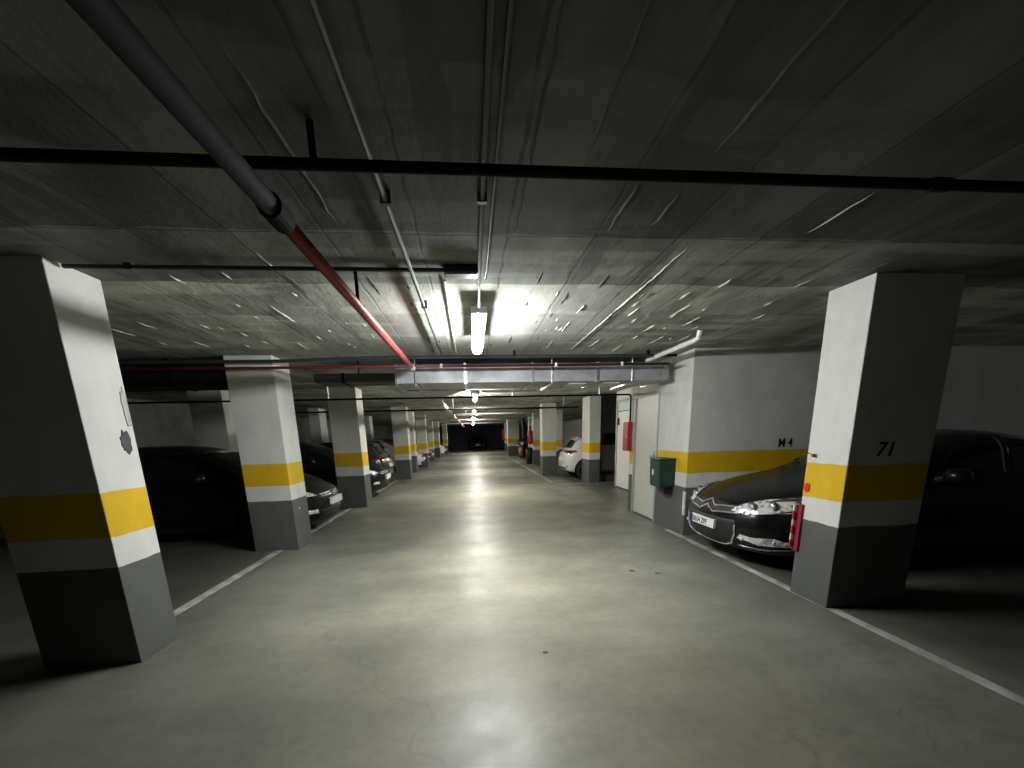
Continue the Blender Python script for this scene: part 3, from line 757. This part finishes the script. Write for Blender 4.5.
ARCH_FRONT = {}
STY = {
 'sedan': dict(W=1.86, R=.335, arches=(.98, 3.78), st=[
    (0.0, .66, .27, .60, .655, 0, .36), (.05, .76, .20, .65, .73, 0, .36), (.25, .86, .17, .70, .80, 0, .29), (.6, .905, .17, .765, .875, 0, .17), (1.0, .925, .17, .83, .935, 0, .07),
    (1.35, .93, .17, .875, .985, .1, .02), (1.75, .93, .17, .91, 1.19, .6, 0), (2.2, .93, .17, .925, 1.39, 1, 0), (2.6, .93, .17, .93, 1.45, 1, 0), (3.1, .93, .17, .935, 1.44, 1, 0), (3.6, .925, .17, .945, 1.33, 1, 0),
    (4.05, .92, .18, .955, 1.12, .6, -.01), (4.35, .90, .2, .95, 1.04, .1, -.05), (4.66, .85, .25, .90, 1.0, 0, -.14), (4.78, .74, .33, .80, .90, 0, -.16)]),
 'hatch': dict(W=1.76, R=.32, arches=(.82, 3.42), st=[
    (0.0, .62, .27, .58, .64, 0, .34), (.05, .72, .20, .64, .72, 0, .34), (.22, .81, .17, .71, .82, 0, .27), (.5, .86, .17, .78, .90, 0, .14), (.78, .875, .17, .84, .96, .05, .05),
    (1.0, .88, .17, .875, 1.02, .15, .02), (1.4, .88, .17, .90, 1.24, .7, 0), (1.8, .88, .17, .915, 1.42, 1, 0), (2.3, .88, .17, .93, 1.475, 1, 0), (2.9, .88, .17, .95, 1.46, 1, 0), (3.4, .875, .18, .975, 1.41, 1, -.01),
    (3.7, .865, .2, .99, 1.34, .95, -.03), (3.95, .84, .24, .97, 1.13, .7, -.08), (4.08, .80, .28, .93, 1.02, .3, -.12), (4.12, .72, .33, .84, .93, 0, -.14)]),
 'mpv': dict(W=1.80, R=.33, arches=(.78, 3.45), st=[
    (0.0, .64, .27, .60, .68, 0, .32), (.05, .74, .20, .66, .76, 0, .32), (.2, .83, .17, .74, .88, 0, .24), (.4, .88, .17, .82, .97, 0, .12), (.6, .895, .17, .88, 1.04, .1, .05),
    (.9, .90, .17, .92, 1.27, .7, .01), (1.25, .90, .17, .94, 1.50, 1, 0), (1.8, .90, .17, .95, 1.60, 1, 0), (2.6, .90, .17, .96, 1.62, 1, 0), (3.3, .895, .18, .98, 1.59, 1, -.01),
    (3.8, .88, .2, 1.0, 1.50, .95, -.03), (4.05, .85, .24, .99, 1.28, .8, -.08), (4.2, .80, .28, .95, 1.06, .3, -.12), (4.25, .72, .33, .86, .95, 0, -.14)]),
}
def car(style, paint, loc, rz, label, name, front='full', rear=False, far=False):
    S = STY[style]; W, R = S['W'], S['R']; L = S['st'][-1][0]
    r = empty(name, loc, rz); tag(r, label, 'car')
    bo = body_mesh(S['st'], W, paint, S['arches'], R); bo.parent = r
    pj = Proj(bo)
    for u in S['arches']:
        for s in (-1, 1): wheel(r, u, s * (W / 2 - .12), R)
    k = {'sedan': 0, 'hatch': 1, 'mpv': 2}[style]
    ws = [((1.42, .60), (2.12, .50)), ((1.05, .57), (1.72, .47)), ((.66, .58), (1.18, .50))][k]
    (ua, va), (ub, vb) = ws
    poly = [(ua + .10, -va), (ua, -va * .5), (ua - .03, 0), (ua, va * .5), (ua + .10, va), (ub + .04, vb), (ub, 0), (ub + .04, -vb)]
    patch('windscreen', pj, poly, 'top', M['carglass'], r, off=.004, cuts=4)
    # side windows
    sw = [[[(1.98, .97), (2.78, .98), (2.78, 1.36), (2.30, 1.33)], [(2.84, .98), (3.72, 1.0), (3.45, 1.28), (2.84, 1.36)]],
          [[(1.55, .96), (2.35, .98), (2.35, 1.39), (1.90, 1.35)], [(2.41, .98), (3.45, 1.02), (3.28, 1.32), (2.41, 1.39)]],
          [[(1.10, 1.0), (2.1, 1.01), (2.1, 1.51), (1.42, 1.44)], [(2.16, 1.01), (3.0, 1.02), (3.0, 1.52), (2.16, 1.52)], [(3.06, 1.03), (3.8, 1.06), (3.6, 1.42), (3.06, 1.5)]]][k]
    for view in ('left', 'right'):
        for pl in sw: patch('side_window', pj, pl, view, M['carglass'], r, off=.004, cuts=3)
    rw = [((3.62, .50), (4.12, .58)), ((3.60, .5), (3.93, .6)), ((3.75, .5), (4.03, .6))][k]
    (ra, rv), (rb, rv2) = rw
    if k == 0: patch('rear_window', pj, [(ra, -rv), (rb, -rv2), (rb + .03, 0), (rb, rv2), (ra, rv), (ra - .03, 0)], 'top', M['carglass'], r, off=.004, cuts=3)
    else:
        zt = [0, 1.33, 1.48][k]
        patch('rear_window', pj, [(-.55, 1.02), (.55, 1.02), (.50, zt), (-.50, zt)], 'rear', M['carglass'], r, off=.004, cuts=3)
        patch('rear_plate', pj, [(-.26, .60), (.26, .60), (.26, .71), (-.26, .71)], 'rear', M['plate'], r, off=.008, cuts=2)
    for s in (-1, 1):
        mirror(r, [1.95, 1.55, 1.15][k], s * (W / 2 + .08), [1.0, .99, 1.04][k], paint)
        # door handles
        for u in ([2.7, 3.6] if k == 0 else [2.2, 3.1]):
            p, nrm, D = pj.hit(u, .84, 'right' if s > 0 else 'left')
            link('door_handle', bx(p.x - .09, p.x + .09, p.y - .015, p.y + .018, p.z - .014, p.z + .014, bev=.006), paint, r)
    if front == 'full':
        for s in (-1, 1):
            hp = [(s * .38, .625), (s * .46, .70), (s * .58, .755), (s * .72, .785), (s * .84, .80), (s * .90, .795), (s * .90, .765), (s * .84, .70), (s * .72, .635), (s * .55, .605)]
            h = patch('headlamp', pj, hp, 'front', M['reflector'], r, off=.018, cuts=6, smooth=False)
            for cv, cz, rr in ((s * .55, .675, .05), (s * .68, .70, .05), (s * .79, .72, .04)):
                p, nn, D = pj.hit(cv, cz, 'front')
                bm = bmesh.new(); tube(bm, [p + Vector((.0, 0, 0)), p - Vector((.02, 0, 0)), p - Vector((.028, 0, 0))], [rr, rr * .95, rr * .7], 16); link('bulb_bowl', bm, M['chrome'], h, True)
                bm = bmesh.new(); tube(bm, [p + Vector((.004, 0, 0)), p - Vector((.012, 0, 0))], rr * 1.3, 18); link('bezel', bm, M['dull_duct'], h)
            patch('amber_corner', pj, [(s * .81, .68), (s * .84, .79), (s * .90, .79), (s * .905, .74), (s * .86, .69)], 'front', M['amber'], h, off=.026, cuts=5)
            patch('upper_bezel', pj, [(s * .62, .735), (s * .66, .768), (s * .80, .788), (s * .80, .765)], 'front', M['dull_duct'], h, off=.026, cuts=5)
            patch('lamp_cover', pj, hp, 'front', M['clear'], h, off=.040, cuts=5, thick=.002)
            fp = [(s * .50, .345), (s * .53, .39), (s * .62, .375), (s * .76, .385), (s * .84, .325), (s * .83, .30), (s * .68, .298), (s * .60, .33)]
            fg = patch('fog_lamp', pj, fp, 'front', M['reflector'], r, off=.010, cuts=5, smooth=False)
            for cv in (.55, .76):
                p, nn, D = pj.hit(s * cv, .348, 'front'); bm = bmesh.new(); tube(bm, [p, p - Vector((.02, 0, 0)), p - Vector((.022, 0, 0))], [.022, .022, .015], 12); link('fog_bulb', bm, M['reflector'], fg, True)
            ptube('bumper_strip', pj, [(s * .50, .265), (s * .70, .245), (s * .86, .27)], 'front', .006, M['chrome'], r)
        patch('upper_grille', pj, [(-.42, .60), (-.48, .66), (-.2, .70), (0, .715), (.2, .70), (.48, .66), (.42, .60), (0, .575)], 'front', M['black'], r, off=.003, cuts=4)
        patch('lower_grille', pj, [(-.42, .25), (-.47, .40), (-.45, .53), (.45, .53), (.47, .40), (.42, .25), (.2, .215), (-.2, .215)], 'front', M['black'], r, off=.003, cuts=4)
        # double chevron badge and the chrome bars that run out of it
        for dz in (0, -.068):
            ptube('grille_bar', pj, [(-.50, .675 + dz * .9), (-.22, .660 + dz), (-.13, .645 + dz), (0, .708 + dz), (.13, .645 + dz), (.22, .660 + dz), (.50, .675 + dz * .9)], 'front', .009, M['chrome'], r, off=.012)
        ptube('bumper_trim', pj, [(-.47, .50), (-.475, .38), (-.43, .27), (-.3, .222), (0, .205), (.3, .222), (.43, .27), (.475, .38), (.47, .50)], 'front', .011, M['chrome'], r, off=.008)
        patch('headlamp_trim', pj, [(-.9, .655), (-.72, .635), (-.5, .60), (-.5, .615), (-.72, .65), (-.9, .67)], 'front', M['chrome'], r, off=.008, cuts=3)
        patch('headlamp_trim', pj, [(.9, .655), (.72, .635), (.5, .60), (.5, .615), (.72, .65), (.9, .67)], 'front', M['chrome'], r, off=.008, cuts=3)
        p, nn, D = pj.hit(0, .44, 'front')
        pl = link('number_plate', bx(p.x - .022, p.x + .012, -.235, .235, .390, .492, bev=.004), M['plate'], r)
        link('plate_band', bx(p.x - .0235, p.x - .021, .205, .23, .395, .487), M['blue'], pl)
        text('plate_characters', '0654 ZPF', .088, (p.x - .0235, .195, .41), (math.pi / 2, 0, -math.pi / 2), M['letter'], pl, ext=.0006, sx=.86)
    elif front == 'plain':
        z0 = [0, .0, .06][k]
        for s in (-1, 1):
            hp = [(s * .46, .63 + z0), (s * .56, .70 + z0), (s * .74, .745 + z0), (s * .82, .755 + z0), (s * .80, .69 + z0), (s * .62, .63 + z0)]
            h = patch('headlamp', pj, hp, 'front', M['reflector'], r, off=.006, cuts=3, smooth=False)
            patch('lamp_cover', pj, hp, 'front', M['clear'], h, off=.03, cuts=2, thick=.002)
            patch('fog_lamp', pj, [(s * .52, .36), (s * .68, .36), (s * .66, .42), (s * .54, .42)], 'front', M['reflector'], r, off=.005, cuts=2)
        patch('upper_grille', pj, [(-.40, .58), (-.42, .65 + z0), (0, .68 + z0), (.42, .65 + z0), (.40, .58)], 'front', M['black'], r, off=.003, cuts=3)
        for zz in (.61, .645 + z0 * .5): ptube('grille_bar', pj, [(-.40, zz), (0, zz + .01), (.40, zz)], 'front', .009, M['chrome'], r, off=.01)
        patch('lower_grille', pj, [(-.42, .25), (-.48, .40), (.48, .40), (.42, .25)], 'front', M['black'], r, off=.003, cuts=3)
        bm = bmesh.new(); p, nn, D = pj.hit(0, .63, 'front'); tube(bm, [p - Vector((.005, 0, 0)), p - Vector((.03, 0, 0))], .05, 16); link('badge', bm, M['chrome'], r)
        p, nn, D = pj.hit(0, .5, 'front'); link('number_plate', bx(p.x - .03, p.x + .012, -.26, .26, .45, .562, bev=.004), M['plate'], r)
    if rear:
        for s in (-1, 1):
            patch('tail_lamp', pj, [(s * .44, .90), (s * .60, .935), (s * .78, .93), (s * .80, .86), (s * .70, .80), (s * .58, .83)], 'rear', M['tail'], r, off=.008, cuts=3)
            patch('tail_lamp_wing', pj, [(3.72, .90), (3.98, .84), (4.02, .90), (3.98, .945), (3.75, .95)], 'right' if s > 0 else 'left', M['tail'], r, off=.008, cuts=3)
            patch('rear_reflector', pj, [(s * .60, .40), (s * .72, .40), (s * .70, .45), (s * .60, .44)], 'rear', M['tail'], r, off=.006, cuts=2)
        patch('rear_bumper_insert', pj, [(-.6, .34), (.6, .34), (.55, .40), (-.55, .40)], 'rear', M['black'], r, off=.004, cuts=3)
        patch('tailgate_spoiler', pj, [(3.52, -.5), (3.70, -.5), (3.72, 0), (3.70, .5), (3.52, .5)], 'top', paint, r, off=.03, cuts=2, thick=.02)
    return r
car('sedan', M['carblack'], (2.72, 4.53, 0), 0, 'black saloon with chrome chevron grille parked between column 71 and the M4 wall', 'saloon_car')
car('hatch', M['carblack'], (-2.36, 7.16, 0), math.pi, 'black hatchback behind the second left column, white plate and bright headlamps', 'hatchback_car', 'plain')
car('hatch', M['carblack'], (-2.26, 11.10, 0), math.pi, 'black hatchback just beyond the third left column, headlamps glinting', 'hatchback_car', 'plain')
car('hatch', M['cardark'], (-6.72, 13.60, 0), 0, 'plum grey hatchback with its tail to the aisle, before the fourth left column', 'hatchback_car', None, rear=True)
car('hatch', M['carwhite'], (7.10, 13.92, 0), math.pi, 'white hatchback with its tail towards the aisle on the right', 'hatchback_car', None, rear=True)
car('hatch', M['carwhite'], (-2.28, 19.8, 0), math.pi, 'white car nose peeping out past the fourth left column', 'hatchback_car', 'plain')
car('sedan', M['carred'], (-2.30, 24.4, 0), math.pi, 'dark red car with its nose in the aisle, far on the left', 'saloon_car', 'plain')
car('hatch', M['carwhite'], (-2.0, 32.2, 0), math.pi, 'furthest white hatchback, nose out, near the end of the left row', 'hatchback_car', 'plain')
car('sedan', M['carblack'], (.62, 44.0, 0), math.pi / 2, 'dark car facing the aisle in front of the black end wall', 'saloon_car', 'plain')

# ------------------------------------------------------------------ world, camera
w = bpy.data.worlds.new('w'); SC.world = w; w.use_nodes = True
w.node_tree.nodes['Background'].inputs[0].default_value = (.5, .55, .6, 1); w.node_tree.nodes['Background'].inputs[1].default_value = .02
F, CY = 406.27, 524.68; yaw, pitch, roll = 9.10890542e-02, -2.18040303e-01, -2.56587859e-02
fw = Vector((math.sin(yaw) * math.cos(pitch), math.cos(yaw) * math.cos(pitch), math.sin(pitch)))
r0 = Vector((math.cos(yaw), -math.sin(yaw), 0)); u0 = r0.cross(fw)
rr = r0 * math.cos(roll) + u0 * math.sin(roll); uu = u0 * math.cos(roll) - r0 * math.sin(roll)
cam = bpy.data.cameras.new('camera'); co = bpy.data.objects.new('camera', cam); COL.objects.link(co)
co.matrix_world = Matrix(((rr.x, uu.x, -fw.x, 0), (rr.y, uu.y, -fw.y, 0), (rr.z, uu.z, -fw.z, 1.5), (0, 0, 0, 1)))
cam.sensor_width = 36; cam.lens = F / 1024 * 36; cam.shift_y = (CY - 384) / 1024; cam.clip_start = .02; cam.clip_end = 200
SC.camera = co
SC.view_settings.view_transform = 'Standard'; SC.view_settings.look = 'None'
SC.view_settings.exposure = 0.2; SC.view_settings.gamma = 1; SC.view_settings.use_curve_mapping = False
SC.cycles.max_bounces = 8; SC.cycles.diffuse_bounces = 5; SC.cycles.glossy_bounces = 4
